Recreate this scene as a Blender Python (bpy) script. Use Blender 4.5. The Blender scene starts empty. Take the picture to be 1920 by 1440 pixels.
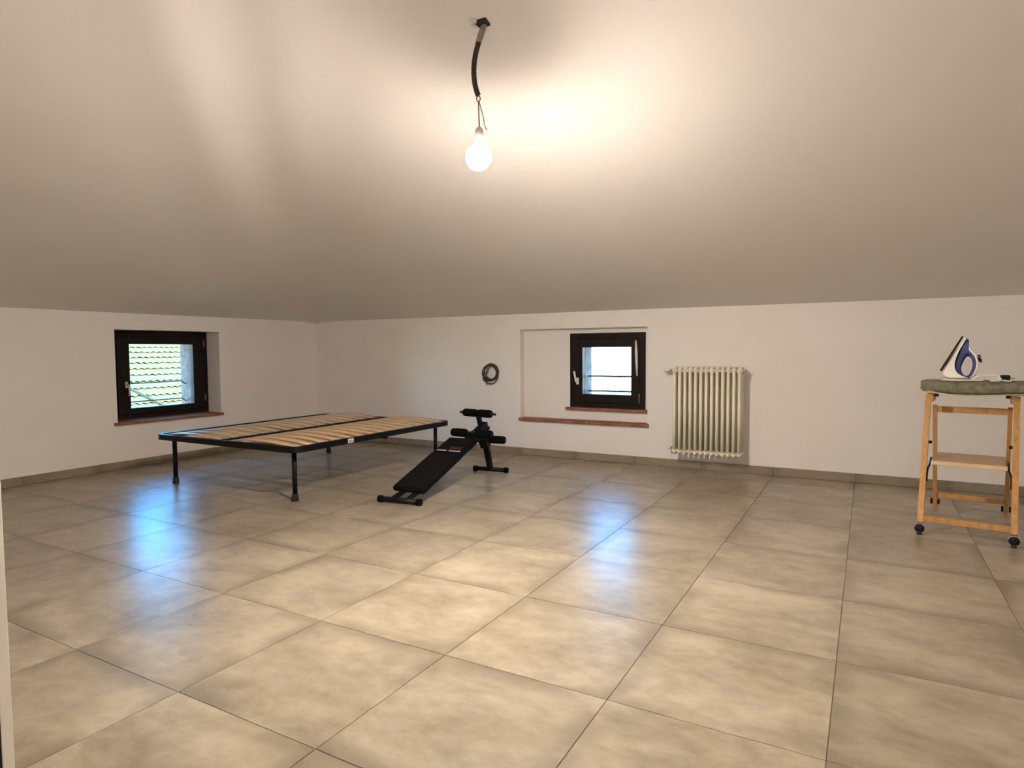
import bpy, bmesh, math, random
from mathutils import Vector, Matrix

scene = bpy.context.scene
C = scene.collection
R = math.radians

# ------------------------------------------------------------------ camera
cam_d = bpy.data.cameras.new('camera')
cam_d.sensor_width = 36.0
cam_d.sensor_fit = 'HORIZONTAL'
cam_d.lens = 36.0 * 1192.6 / 1920.0
cam_d.clip_start = 0.05
cam_d.clip_end = 400
cam = bpy.data.objects.new('camera', cam_d)
C.objects.link(cam)
yaw, pitch, roll = R(-29.2576), R(3.0472), R(-0.3962)
fwd = Vector((math.sin(yaw)*math.cos(pitch), math.cos(yaw)*math.cos(pitch), -math.sin(pitch)))
rgt = Vector((math.cos(yaw), -math.sin(yaw), 0))
upv = rgt.cross(fwd)
r2 = math.cos(roll)*rgt + math.sin(roll)*upv
u2 = -math.sin(roll)*rgt + math.cos(roll)*upv
M = Matrix((r2, u2, -fwd)).transposed().to_4x4()
M.translation = Vector((2.474, -1.182, 1.066))
cam.matrix_world = M
scene.camera = cam

# ------------------------------------------------------------------ world: clear sky, white haze at the horizon
SKY_STRENGTH = 13.0
BULB_STRENGTH = 2500.0
FILL_BULB_STRENGTH = 230.0
world = bpy.data.worlds.new('sky')
scene.world = world
world.use_nodes = True
wt = world.node_tree
wt.nodes.clear()
w_out = wt.nodes.new('ShaderNodeOutputWorld')
w_bg = wt.nodes.new('ShaderNodeBackground')
w_tc = wt.nodes.new('ShaderNodeTexCoord')
w_sep = wt.nodes.new('ShaderNodeSeparateXYZ')
w_ramp = wt.nodes.new('ShaderNodeValToRGB')
w_bg.inputs['Strength'].default_value = SKY_STRENGTH
wt.links.new(w_tc.outputs['Generated'], w_sep.inputs[0])
w_mr = wt.nodes.new('ShaderNodeMapRange')
w_mr.inputs['From Min'].default_value = -1.0
wt.links.new(w_sep.outputs['Z'], w_mr.inputs['Value'])
wt.links.new(w_mr.outputs[0], w_ramp.inputs[0])
wt.links.new(w_ramp.outputs[0], w_bg.inputs['Color'])
wt.links.new(w_bg.outputs[0], w_out.inputs['Surface'])
cr = w_ramp.color_ramp
cr.elements[0].position = 0.0
cr.elements[0].color = (0.055, 0.060, 0.040, 1)          # fields below
cr.elements[1].position = 1.0
cr.elements[1].color = (0.05, 0.28, 1.0, 1)
for pos, col in ((0.44, (0.10, 0.11, 0.08)), (0.475, (0.66, 0.78, 0.80)), (0.53, (0.66, 0.88, 1.0)), (0.60, (0.07, 0.44, 1.0))):
    e = cr.elements.new(pos); e.color = (*col, 1)

# ------------------------------------------------------------------ colour management
scene.view_settings.view_transform = 'Standard'
scene.view_settings.look = 'None'
scene.view_settings.gamma = 1.0
scene.view_settings.use_curve_mapping = False
scene.view_settings.exposure = 0.50
scene.cycles.use_denoising = True
scene.cycles.max_bounces = 8
scene.cycles.diffuse_bounces = 6
scene.cycles.adaptive_threshold = 0.02
scene.cycles.glossy_bounces = 3
scene.cycles.transmission_bounces = 2
scene.cycles.transparent_max_bounces = 6
scene.cycles.sample_clamp_indirect = 6.0
scene.cycles.caustics_reflective = False
scene.cycles.caustics_refractive = False

# sky portals fill the two window openings (sampling guides for the sky, they give off nothing)
def portal(name, loc, rot, sx, sy):
    l = bpy.data.lights.new(name, 'AREA')
    l.shape = 'RECTANGLE'; l.size = sx; l.size_y = sy
    l.cycles.is_portal = True
    o = bpy.data.objects.new(name, l); C.objects.link(o)
    o.location = loc; o.rotation_euler = rot
    return o
portal('sky_portal', (-3.93, 2.65, 0.85), (0, R(-90), 0), 0.75, 0.75)
portal('sky_portal', (0.30, 4.93, 0.86), (R(-90), 0, 0), 0.60, 0.60)

# ------------------------------------------------------------------ materials
def new_mat(name):
    m = bpy.data.materials.new(name)
    m.use_nodes = True
    nt = m.node_tree
    b = nt.nodes['Principled BSDF']
    return m, nt, b

def N(nt, kind, **kw):
    n = nt.nodes.new(kind)
    for k, v in kw.items():
        if k in n.inputs: n.inputs[k].default_value = v
        else: setattr(n, k, v)
    return n

def noisy(name, c1, c2, scale=20, rough=0.6, bump=0.0, bscale=None, metallic=0.0, spec=0.5, stretch=(1,1,1), detail=6, coord='Object'):
    m, nt, b = new_mat(name)
    tc = N(nt, 'ShaderNodeTexCoord')
    mp = N(nt, 'ShaderNodeMapping'); mp.inputs['Scale'].default_value = stretch
    no = N(nt, 'ShaderNodeTexNoise', Scale=scale, Detail=detail)
    rp = N(nt, 'ShaderNodeValToRGB')
    rp.color_ramp.elements[0].position = 0.32; rp.color_ramp.elements[0].color = (*c1, 1)
    rp.color_ramp.elements[1].position = 0.68; rp.color_ramp.elements[1].color = (*c2, 1)
    nt.links.new(tc.outputs[coord], mp.inputs[0])
    nt.links.new(mp.outputs[0], no.inputs['Vector'])
    nt.links.new(no.outputs[0], rp.inputs[0])
    nt.links.new(rp.outputs[0], b.inputs['Base Color'])
    b.inputs['Roughness'].default_value = rough
    b.inputs['Metallic'].default_value = metallic
    b.inputs['Specular IOR Level'].default_value = spec
    if bump:
        n2 = N(nt, 'ShaderNodeTexNoise', Scale=bscale or scale*3, Detail=3)
        bp = N(nt, 'ShaderNodeBump', Strength=bump, Distance=0.01)
        nt.links.new(mp.outputs[0], n2.inputs['Vector'])
        nt.links.new(n2.outputs[0], bp.inputs['Height'])
        nt.links.new(bp.outputs[0], b.inputs['Normal'])
    return m

def emit(name, col, strength):
    m = bpy.data.materials.new(name); m.use_nodes = True
    nt = m.node_tree; nt.nodes.clear()
    o = nt.nodes.new('ShaderNodeOutputMaterial'); e_ = nt.nodes.new('ShaderNodeEmission')
    e_.inputs[0].default_value = (*col, 1); e_.inputs[1].default_value = strength
    nt.links.new(e_.outputs[0], o.inputs[0])
    return m

def pane_mat():
    m = bpy.data.materials.new('window_glass'); m.use_nodes = True
    nt = m.node_tree; nt.nodes.clear()
    o = nt.nodes.new('ShaderNodeOutputMaterial'); mx = nt.nodes.new('ShaderNodeMixShader')
    t = nt.nodes.new('ShaderNodeBsdfTransparent'); g = nt.nodes.new('ShaderNodeBsdfGlossy')
    f = nt.nodes.new('ShaderNodeFresnel'); f.inputs[0].default_value = 1.35
    t.inputs[0].default_value = (0.93, 0.97, 0.96, 1); g.inputs['Roughness'].default_value = 0.02
    nt.links.new(f.outputs[0], mx.inputs[0]); nt.links.new(t.outputs[0], mx.inputs[1]); nt.links.new(g.outputs[0], mx.inputs[2])
    nt.links.new(mx.outputs[0], o.inputs[0])
    return m

def tile_mat(name, dark, light, rough):
    m, nt, b = new_mat(name)
    L = nt.links.new
    tc = N(nt, 'ShaderNodeTexCoord')
    oi = N(nt, 'ShaderNodeObjectInfo')
    # every tile its own piece of the print
    mul = N(nt, 'ShaderNodeMath', operation='MULTIPLY'); mul.inputs[1].default_value = 57.0
    L(oi.outputs['Random'], mul.inputs[0])
    cmb = N(nt, 'ShaderNodeCombineXYZ'); L(mul.outputs[0], cmb.inputs[0]); L(mul.outputs[0], cmb.inputs[1]); cmb.inputs[2].default_value = 3.37
    mp = N(nt, 'ShaderNodeMapping'); mp.inputs['Scale'].default_value = (2.6, 3.8, 1.0)
    L(tc.outputs['Object'], mp.inputs[0])
    ad = N(nt, 'ShaderNodeVectorMath', operation='ADD'); L(mp.outputs[0], ad.inputs[0]); L(cmb.outputs[0], ad.inputs[1])
    n1 = N(nt, 'ShaderNodeTexNoise', Scale=0.9, Detail=6, Roughness=0.70, Distortion=0.35); L(ad.outputs[0], n1.inputs['Vector'])
    n2 = N(nt, 'ShaderNodeTexNoise', Scale=4.5, Detail=4, Roughness=0.62, Distortion=0.0); L(ad.outputs[0], n2.inputs['Vector'])
    rp = N(nt, 'ShaderNodeValToRGB')
    rp.color_ramp.elements[0].position = 0.28; rp.color_ramp.elements[0].color = (*dark, 1)
    rp.color_ramp.elements[1].position = 0.66; rp.color_ramp.elements[1].color = (*light, 1)
    mixf = N(nt, 'ShaderNodeMath', operation='MULTIPLY_ADD'); mixf.inputs[1].default_value = 0.34
    sub = N(nt, 'ShaderNodeMath', operation='MULTIPLY_ADD'); sub.inputs[1].default_value = 0.85; sub.inputs[2].default_value = -0.10
    L(n1.outputs[0], sub.inputs[0])
    L(n2.outputs[0], mixf.inputs[0]); L(sub.outputs[0], mixf.inputs[2])
    L(mixf.outputs[0], rp.inputs[0])
    # whole-tile tone
    hv = N(nt, 'ShaderNodeHueSaturation')
    mr = N(nt, 'ShaderNodeMapRange'); mr.inputs['To Min'].default_value = 0.93; mr.inputs['To Max'].default_value = 1.07
    L(oi.outputs['Random'], mr.inputs['Value']); L(mr.outputs[0], hv.inputs['Value'])
    # printed darker clouding along parts of the tile's rim
    ab = N(nt, 'ShaderNodeVectorMath', operation='ABSOLUTE'); L(tc.outputs['Object'], ab.inputs[0])
    sx_ = N(nt, 'ShaderNodeSeparateXYZ'); L(ab.outputs[0], sx_.inputs[0])
    mxx = N(nt, 'ShaderNodeMath', operation='MAXIMUM'); L(sx_.outputs[0], mxx.inputs[0]); L(sx_.outputs[1], mxx.inputs[1])
    wob = N(nt, 'ShaderNodeMath', operation='MULTIPLY_ADD'); wob.inputs[1].default_value = 0.10; wob.inputs[2].default_value = -0.05
    L(n2.outputs[0], wob.inputs[0])
    ed_ = N(nt, 'ShaderNodeMath', operation='ADD'); L(mxx.outputs[0], ed_.inputs[0]); L(wob.outputs[0], ed_.inputs[1])
    em = N(nt, 'ShaderNodeMapRange', interpolation_type='SMOOTHSTEP'); em.inputs['From Min'].default_value = 0.215; em.inputs['From Max'].default_value = 0.30
    L(ed_.outputs[0], em.inputs['Value'])
    n3 = N(nt, 'ShaderNodeTexNoise', Scale=0.9, Detail=3); 
    of3 = N(nt, 'ShaderNodeVectorMath', operation='ADD'); of3.inputs[1].default_value = (31.0, 17.0, 5.0); L(ad.outputs[0], of3.inputs[0]); L(of3.outputs[0], n3.inputs['Vector'])
    m3 = N(nt, 'ShaderNodeMapRange', interpolation_type='SMOOTHSTEP'); m3.inputs['From Min'].default_value = 0.42; m3.inputs['From Max'].default_value = 0.58
    L(n3.outputs[0], m3.inputs['Value'])
    mm = N(nt, 'ShaderNodeMath', operation='MULTIPLY'); L(em.outputs[0], mm.inputs[0]); L(m3.outputs[0], mm.inputs[1])
    mk = N(nt, 'ShaderNodeMath', operation='MULTIPLY'); mk.inputs[1].default_value = 0.60; L(mm.outputs[0], mk.inputs[0])
    mc = N(nt, 'ShaderNodeMix', data_type='RGBA'); mc.inputs[7].default_value = (*[v*0.8 for v in dark], 1)
    L(mk.outputs[0], mc.inputs[0]); L(rp.outputs[0], mc.inputs[6])
    L(mc.outputs[2], hv.inputs['Color'])
    L(hv.outputs[0], b.inputs['Base Color'])
    # gloss varies with the print
    mr2 = N(nt, 'ShaderNodeMapRange'); mr2.inputs['To Min'].default_value = rough-0.01; mr2.inputs['To Max'].default_value = rough+0.03
    L(n2.outputs[0], mr2.inputs['Value']); L(mr2.outputs[0], b.inputs['Roughness'])
    bp = N(nt, 'ShaderNodeBump', Strength=0.015, Distance=0.003); L(n2.outputs[0], bp.inputs['Height']); L(bp.outputs[0], b.inputs['Normal'])
    b.inputs['Specular IOR Level'].default_value = 0.5
    return m

MAT = {}
MAT['plaster'] = noisy('wall_plaster', (0.815, 0.795, 0.775), (0.845, 0.83, 0.815), scale=2.2, rough=0.85, bump=0.10, bscale=120, spec=0.2)
MAT['ceiling'] = noisy('ceiling_plaster', (0.835, 0.815, 0.795), (0.86, 0.845, 0.83), scale=1.4, rough=0.9, bump=0.06, bscale=90, spec=0.2)
MAT['tile'] = tile_mat('porcelain_tile', (0.165, 0.138, 0.096), (0.40, 0.352, 0.266), 0.28)
MAT['skirting'] = tile_mat('porcelain_skirting', (0.20, 0.165, 0.115), (0.31, 0.265, 0.20), 0.38)
MAT['grout'] = noisy('grout', (0.15, 0.125, 0.09), (0.20, 0.17, 0.125), scale=40, rough=0.9)
MAT['terracotta'] = noisy('terracotta', (0.20, 0.075, 0.04), (0.33, 0.14, 0.075), scale=14, rough=0.75, bump=0.2)
MAT['mortar'] = noisy('mortar', (0.40, 0.35, 0.29), (0.5, 0.44, 0.38), scale=40, rough=0.9)
MAT['dark_wood'] = noisy('dark_brown_wood', (0.004, 0.002, 0.0015), (0.012, 0.005, 0.003), scale=12, rough=0.5, spec=0.25, stretch=(1, 1, 0.15))
MAT['glass'] = pane_mat()
MAT['stone'] = noisy('rough_stone', (0.17, 0.11, 0.075), (0.34, 0.23, 0.16), scale=16, rough=0.9, bump=0.6, bscale=30)
MAT['chrome'] = noisy('satin_metal', (0.55, 0.54, 0.52), (0.66, 0.65, 0.63), scale=30, rough=0.3, metallic=1.0)
MAT['rod'] = noisy('grey_iron_rod', (0.10, 0.11, 0.13), (0.16, 0.17, 0.19), scale=30, rough=0.6)
MAT['white_plastic'] = noisy('white_plastic', (0.78, 0.77, 0.75), (0.84, 0.83, 0.81), scale=8, rough=0.4)
MAT['white_paint'] = noisy('white_lacquer', (0.70, 0.68, 0.62), (0.74, 0.72, 0.66), scale=3, rough=0.4)
MAT['rubber'] = noisy('dark_rubber', (0.008, 0.006, 0.005), (0.02, 0.015, 0.012), scale=30, rough=0.8)
MAT['radiator'] = noisy('cream_enamel', (0.85, 0.81, 0.68), (0.88, 0.84, 0.71), scale=6, rough=0.42)
MAT['black_metal'] = noisy('black_powder_coat', (0.002, 0.002, 0.002), (0.004, 0.004, 0.004), scale=60, rough=0.5, spec=0.22)
MAT['black_foam'] = noisy('black_foam', (0.002, 0.002, 0.002), (0.004, 0.004, 0.004), scale=120, rough=0.95, bump=0.3, spec=0.1)
MAT['black_vinyl'] = noisy('black_vinyl', (0.002, 0.002, 0.002), (0.004, 0.004, 0.004), scale=50, rough=0.75, bump=0.1, spec=0.12)
MAT['slat_wood'] = noisy('beech_slat', (0.58, 0.38, 0.20), (0.74, 0.53, 0.31), scale=5, rough=0.27, stretch=(1, 12, 12))
MAT['board_wood'] = noisy('honey_beech', (0.43, 0.215, 0.065), (0.57, 0.32, 0.11), scale=6, rough=0.4, stretch=(10, 10, 1))
MAT['step_wood'] = noisy('pale_ply_step', (0.42, 0.29, 0.16), (0.54, 0.38, 0.22), scale=6, rough=0.45, stretch=(1, 10, 10))
MAT['edge_wood'] = noisy('pale_ply_edge', (0.62, 0.46, 0.27), (0.72, 0.55, 0.34), scale=9, rough=0.5, stretch=(1, 8, 8))
MAT['green_cloth'] = noisy('grey_green_cloth', (0.105, 0.10, 0.062), (0.215, 0.21, 0.14), scale=30, rough=0.75, bump=0.4, bscale=40)
MAT['hem'] = noisy('pale_hem', (0.5, 0.47, 0.36), (0.6, 0.56, 0.44), scale=30, rough=0.8)
MAT['iron_white'] = noisy('iron_white', (0.87, 0.85, 0.80), (0.91, 0.89, 0.84), scale=6, rough=0.3)
MAT['iron_blue'] = noisy('iron_blue', (0.010, 0.022, 0.12), (0.02, 0.05, 0.22), scale=9, rough=0.25)
MAT['black_plastic'] = noisy('black_plastic', (0.003, 0.003, 0.004), (0.006, 0.006, 0.007), scale=30, rough=0.5, spec=0.25)
MAT['sole'] = noisy('iron_soleplate', (0.012, 0.006, 0.004), (0.024, 0.012, 0.009), scale=20, rough=0.5, spec=0.2)
MAT['grey_rim'] = noisy('grey_plastic', (0.32, 0.32, 0.31), (0.42, 0.42, 0.41), scale=20, rough=0.5)
MAT['cable'] = noisy('dark_cable', (0.020, 0.018, 0.012), (0.045, 0.040, 0.028), scale=30, rough=0.5)
MAT['cable_grey'] = noisy('grey_cable_strap', (0.10, 0.10, 0.08), (0.16, 0.16, 0.13), scale=30, rough=0.6)
MAT['conduit_black'] = noisy('black_conduit', (0.008, 0.007, 0.006), (0.016, 0.013, 0.011), scale=60, rough=0.55)
MAT['conduit_plaster'] = noisy('plaster_smeared_conduit', (0.16, 0.12, 0.085), (0.42, 0.34, 0.26), scale=45, rough=0.9)
MAT['wire_red'] = noisy('red_brown_wire', (0.20, 0.035, 0.02), (0.28, 0.06, 0.035), scale=40, rough=0.45)
MAT['wire_dark'] = noisy('dark_wire', (0.10, 0.06, 0.035), (0.16, 0.10, 0.06), scale=40, rough=0.45)
MAT['porcelain'] = noisy('white_lampholder', (0.74, 0.70, 0.68), (0.80, 0.76, 0.74), scale=10, rough=0.4)
MAT['sticker'] = noisy('white_sticker', (0.72, 0.71, 0.68), (0.78, 0.77, 0.74), scale=20, rough=0.6)
MAT['ink'] = noisy('grey_ink', (0.10, 0.09, 0.09), (0.14, 0.13, 0.13), scale=60, rough=0.7)
MAT['print_white'] = noisy('pale_print', (0.32, 0.29, 0.28), (0.42, 0.39, 0.38), scale=40, rough=0.7)
MAT['print_red'] = noisy('red_print', (0.025, 0.003, 0.003), (0.05, 0.006, 0.006), scale=40, rough=0.7)
MAT['roof_tile'] = noisy('lichened_roof_tile', (0.60, 0.24, 0.075), (0.72, 0.33, 0.055), scale=1.6, rough=0.9, coord='Generated')
MAT['roof_under'] = noisy('roof_underlay', (0.10, 0.06, 0.03), (0.14, 0.09, 0.05), scale=9, rough=0.9)
MAT['pole_green'] = noisy('pale_green_pole', (0.17, 0.11, 0.035), (0.20, 0.13, 0.045), scale=9, rough=0.7)
def led_glow(name, col, strength):
    # LED globe: bright underneath and at the sides, dim towards its opaque base
    m = emit(name, col, strength)
    nt = m.node_tree
    g = nt.nodes.new('ShaderNodeNewGeometry'); sp = nt.nodes.new('ShaderNodeSeparateXYZ'); mr = nt.nodes.new('ShaderNodeMapRange')
    mr.interpolation_type = 'SMOOTHSTEP'
    mr.inputs['From Min'].default_value = 0.02; mr.inputs['From Max'].default_value = -0.72
    mr.inputs['To Min'].default_value = strength*0.008; mr.inputs['To Max'].default_value = strength
    nt.links.new(g.outputs['Normal'], sp.inputs[0]); nt.links.new(sp.outputs['Z'], mr.inputs['Value'])
    e_ = [n for n in nt.nodes if n.type == 'EMISSION'][0]
    nt.links.new(mr.outputs[0], e_.inputs[1])
    return m
MAT['bulb_glow'] = led_glow('lit_bulb_glass', (1.0, 0.855, 0.735), BULB_STRENGTH)
MAT['fill_bulb_glow'] = emit('added_fill_bulb_glass', (1.0, 0.85, 0.74), FILL_BULB_STRENGTH)  # glow of the added fill bulbs

# ------------------------------------------------------------------ mesh helpers
class MB:
    def __init__(s): s.v, s.f, s.sm = [], [], []
    def face(s, idx, smooth=False): s.f.append(tuple(idx)); s.sm.append(smooth)
    def box(s, x0, x1, y0, y1, z0, z1, ch=0.0):
        if ch <= 0:
            b = len(s.v)
            s.v += [(x0,y0,z0),(x1,y0,z0),(x1,y1,z0),(x0,y1,z0),(x0,y0,z1),(x1,y0,z1),(x1,y1,z1),(x0,y1,z1)]
            for q in ((3,2,1,0),(4,5,6,7),(0,1,5,4),(1,2,6,5),(2,3,7,6),(3,0,4,7)): s.face([b+i for i in q])
            return s
        bm = bmesh.new()
        bmesh.ops.create_cube(bm, size=1)
        for v in bm.verts:
            v.co = Vector(((x0+x1)/2+v.co.x*(x1-x0), (y0+y1)/2+v.co.y*(y1-y0), (z0+z1)/2+v.co.z*(z1-z0)))
        bmesh.ops.bevel(bm, geom=bm.edges[:], offset=ch, segments=2, affect='EDGES', profile=0.5)
        s.addbm(bm, False); bm.free()
        return s
    def addbm(s, bm, smooth=False):
        b = len(s.v)
        bm.verts.ensure_lookup_table(); bm.verts.index_update()
        s.v += [tuple(v.co) for v in bm.verts]
        for f in bm.faces: s.face([b+v.index for v in f.verts], smooth)
    def bar(s, p0, p1, wx, wy, up=(0,0,1)):
        """square bar from p0 to p1, section wx (sideways) by wy"""
        p0, p1 = Vector(p0), Vector(p1)
        d = (p1-p0).normalized(); upv_ = Vector(up)
        sx = d.cross(upv_)
        if sx.length < 1e-4: sx = Vector((1,0,0))
        sx.normalize(); sy = sx.cross(d).normalized()
        b = len(s.v)
        for p in (p0, p1):
            for a, c in ((-1,-1),(1,-1),(1,1),(-1,1)):
                s.v.append(tuple(p + sx*a*wx/2 + sy*c*wy/2))
        for q in ((3,2,1,0),(4,5,6,7),(0,1,5,4),(1,2,6,5),(2,3,7,6),(3,0,4,7)): s.face([b+i for i in q])
        return s
    def tube(s, pts, r, seg=10, closed=False, cap=True, radii=None):
        pts = [Vector(p) for p in pts]; n = len(pts)
        b = len(s.v); prev = None
        for i, p in enumerate(pts):
            if closed: t = pts[(i+1) % n]-pts[i-1]
            else: t = pts[min(i+1, n-1)]-pts[max(i-1, 0)]
            t.normalize()
            if prev is None:
                a = Vector((0,0,1)) if abs(t.z) < 0.9 else Vector((1,0,0))
                nx = t.cross(a).normalized()
            else:
                nx = (prev - t*prev.dot(t)).normalized()
            prev = nx; ny = t.cross(nx)
            rr = radii[i] if radii else r
            for k in range(seg):
                a = 2*math.pi*k/seg
                s.v.append(tuple(p + nx*math.cos(a)*rr + ny*math.sin(a)*rr))
        m = n if closed else n-1
        for i in range(m):
            for k in range(seg):
                i2, k2 = (i+1) % n, (k+1) % seg
                s.face((b+i*seg+k, b+i*seg+k2, b+i2*seg+k2, b+i2*seg+k), True)
        if cap and not closed:
            s.face([b+k for k in range(seg)][::-1]); s.face([b+(n-1)*seg+k for k in range(seg)])
        return s
    def lathe(s, prof, origin=(0,0,0), axis='z', seg=20, smooth=True):
        """prof = [(radius, height)]"""
        b = len(s.v); o = Vector(origin)
        for r_, h in prof:
            for k in range(seg):
                a = 2*math.pi*k/seg; c_, s_ = r_*math.cos(a), r_*math.sin(a)
                p = {'z': Vector((c_, s_, h)), 'x': Vector((h, c_, s_)), 'y': Vector((s_, h, c_))}[axis]
                s.v.append(tuple(o+p))
        for i in range(len(prof)-1):
            for k in range(seg):
                k2 = (k+1) % seg
                s.face((b+i*seg+k, b+i*seg+k2, b+(i+1)*seg+k2, b+(i+1)*seg+k), smooth)
        s.face([b+k for k in range(seg)][::-1]); s.face([b+(len(prof)-1)*seg+k for k in range(seg)])
        return s
    def build(s, name, mat, parent=None, label=None, loc=None):
        me = bpy.data.meshes.new(name)
        me.from_pydata(s.v, [], s.f)
        me.polygons.foreach_set('use_smooth', s.sm)
        me.materials.append(MAT[mat])
        me.update()
        bm = bmesh.new(); bm.from_mesh(me); bmesh.ops.recalc_face_normals(bm, faces=bm.faces[:]); bm.to_mesh(me); bm.free()
        o = bpy.data.objects.new(name, me)
        C.objects.link(o)
        if parent is not None: o.parent = parent
        if loc is not None: o.location = loc
        if label: o['label'] = label
        return o

def tag(o, label, cat, group=None):
    o['label'] = label; o['category'] = cat
    if group: o['group'] = group
    return o
def struct(o): o['kind'] = 'structure'; return o
def empty(name, loc=(0,0,0), rz=0.0):
    o = bpy.data.objects.new(name, None); C.objects.link(o)
    o.location = loc; o.rotation_euler = (0, 0, rz); o.empty_display_size = 0.1
    return o
def inst(name, mesh, parent, loc, rot=(0,0,0)):
    o = bpy.data.objects.new(name, mesh); C.objects.link(o)
    o.parent = parent; o.location = loc; o.rotation_euler = rot
    return o
def smooth_path(pts, n=8, closed=False):
    P = [Vector(p) for p in pts]; out = []; L = len(P)
    rng = range(L) if closed else range(L-1)
    for i in rng:
        if closed: a, b_, c_, d_ = P[i-1], P[i], P[(i+1) % L], P[(i+2) % L]
        else: a, b_, c_, d_ = P[max(i-1,0)], P[i], P[i+1], P[min(i+2, L-1)]
        for k in range(n):
            t = k/n
            out.append(0.5*((2*b_)+(-a+c_)*t+(2*a-5*b_+4*c_-d_)*t*t+(-a+3*b_-3*c_+d_)*t**3))
    if not closed: out.append(P[-1])
    return out
def slab_with_hole(mb, a0, a1, b0, b1, holes, d0, d1, mapf):
    """wall slab in (a, b) with rectangular holes, from depth d0 to d1; mapf(a, b, d) -> xyz"""
    A = sorted({a0, a1, *[h[0] for h in holes], *[h[1] for h in holes]})
    Bs = sorted({b0, b1, *[h[2] for h in holes], *[h[3] for h in holes]})
    def solid(i, j):
        if i < 0 or j < 0 or i >= len(A)-1 or j >= len(Bs)-1: return False
        ca, cb = (A[i]+A[i+1])/2, (Bs[j]+Bs[j+1])/2
        return not any(h[0] < ca < h[1] and h[2] < cb < h[3] for h in holes)
    idx = {}
    def V(i, j, d):
        k = (i, j, d)
        if k not in idx:
            idx[k] = len(mb.v); mb.v.append(tuple(mapf(A[i], Bs[j], d)))
        return idx[k]
    for i in range(len(A)-1):
        for j in range(len(Bs)-1):
            if not solid(i, j): continue
            mb.face((V(i,j,d0),V(i+1,j,d0),V(i+1,j+1,d0),V(i,j+1,d0)))
            mb.face((V(i,j,d1),V(i,j+1,d1),V(i+1,j+1,d1),V(i+1,j,d1)))
            if not solid(i-1,j): mb.face((V(i,j,d0),V(i,j+1,d0),V(i,j+1,d1),V(i,j,d1)))
            if not solid(i+1,j): mb.face((V(i+1,j,d0),V(i+1,j,d1),V(i+1,j+1,d1),V(i+1,j+1,d0)))
            if not solid(i,j-1): mb.face((V(i,j,d0),V(i,j,d1),V(i+1,j,d1),V(i+1,j,d0)))
            if not solid(i,j+1): mb.face((V(i,j+1,d0),V(i+1,j+1,d0),V(i+1,j+1,d1),V(i,j+1,d1)))

# ------------------------------------------------------------------ room shell
XL, YB, XR, YF = -3.483, 4.504, 4.60, -4.60      # inner faces of the walls
EAVE, SL = 1.430, 0.3020                         # eave height, ceiling slope
WALLZ = 1.46

# floor slab (grout bed) with tiles as separate pieces
T = 0.6; GAP = 0.0028
fl = MB(); fl.box(XL-0.05, XR+0.05, YF-0.05, YB+0.05, -0.12, -0.0022)
floor = struct(fl.build('floor', 'grout'))
def tile_mesh(w, d, name='tile'):
    mb = MB(); c = 0.0003; h = 0.009
    for z, i in ((-h, 0.0), (-c, 0.0), (0.0, c)):
        mb.v += [(-w/2+i, -d/2+i, z), (w/2-i, -d/2+i, z), (w/2-i, d/2-i, z), (-w/2+i, d/2-i, z)]
    for l in range(2):
        for k in range(4):
            mb.face((l*4+k, l*4+(k+1) % 4, l*4+4+(k+1) % 4, l*4+4+k))
    mb.face((8, 9, 10, 11))
    me = bpy.data.meshes.new(name); me.from_pydata(mb.v, [], mb.f); me.materials.append(MAT['tile']); me.update()
    return me
cache = {}
rnd = random.Random(4)
for i in range(-6, 8):
    for j in range(-8, 8):
        x0, x1 = max(i*T, XL), min((i+1)*T, XR)
        y0, y1 = max(j*T, YF), min((j+1)*T, YB)
        if x1-x0 < 0.03 or y1-y0 < 0.03: continue
        w, d = round(x1-x0-GAP, 4), round(y1-y0-GAP, 4)
        if (w, d) not in cache: cache[(w, d)] = tile_mesh(w, d)
        inst('tile', cache[(w, d)], floor, ((x0+x1)/2, (y0+y1)/2, rnd.uniform(-0.0003, 0.0003)), (0, 0, 0))

# ceiling: two slopes meeting in a rounded, slightly wavy plastered hip
def ceil_z(x, y):
    a = EAVE + SL*(x-XL)
    b = EAVE + SL*(YB-y)
    c = EAVE + SL*(y+6.30)
    k = 0.10
    def smin(p, q, k):
        h = max(k-abs(p-q), 0.0)/k
        return min(p, q) - h*h*k*0.25
    z = smin(smin(a, b, k), c, 0.05)
    # ripple along the hip, shaped to give the ceiling its soft dark streaks
    u = (x-XL) - (YB-y)                           # across the hip
    v = ((x-XL) + (YB-y))*0.5                     # along it
    fade = max(0.0, min(1.0, (v-1.2)/1.6))
    z += fade*(-0.030*math.exp(-((u+0.62)/0.22)**2) - 0.026*math.exp(-((u-0.04)/0.20)**2) + 0.010*math.exp(-((u+0.30)/0.16)**2))
    z += 0.004*math.sin(1.9*x+0.6)*math.sin(1.4*y+0.3)
    return z
mb = MB()
nx, ny = 150, 150
X0, X1, Y0, Y1 = XL-0.12, XR+0.12, YF-0.12, YB+0.12
for j in range(ny+1):
    for i in range(nx+1):
        x = X0+(X1-X0)*i/nx; y = Y0+(Y1-Y0)*j/ny
        mb.v.append((x, y, ceil_z(x, y)))
for j in range(ny):
    for i in range(nx):
        p = j*(nx+1)+i
        mb.face((p, p+1, p+nx+2, p+nx+1), True)
ceil = struct(mb.build('ceiling', 'ceiling'))
sm = ceil.modifiers.new('thick', 'SOLIDIFY'); sm.thickness = 0.15; sm.offset = -1
# normals of the sheet must look down so that the thickness goes up
me = ceil.data
if me.polygons[0].normal.z > 0: me.flip_normals()

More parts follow.
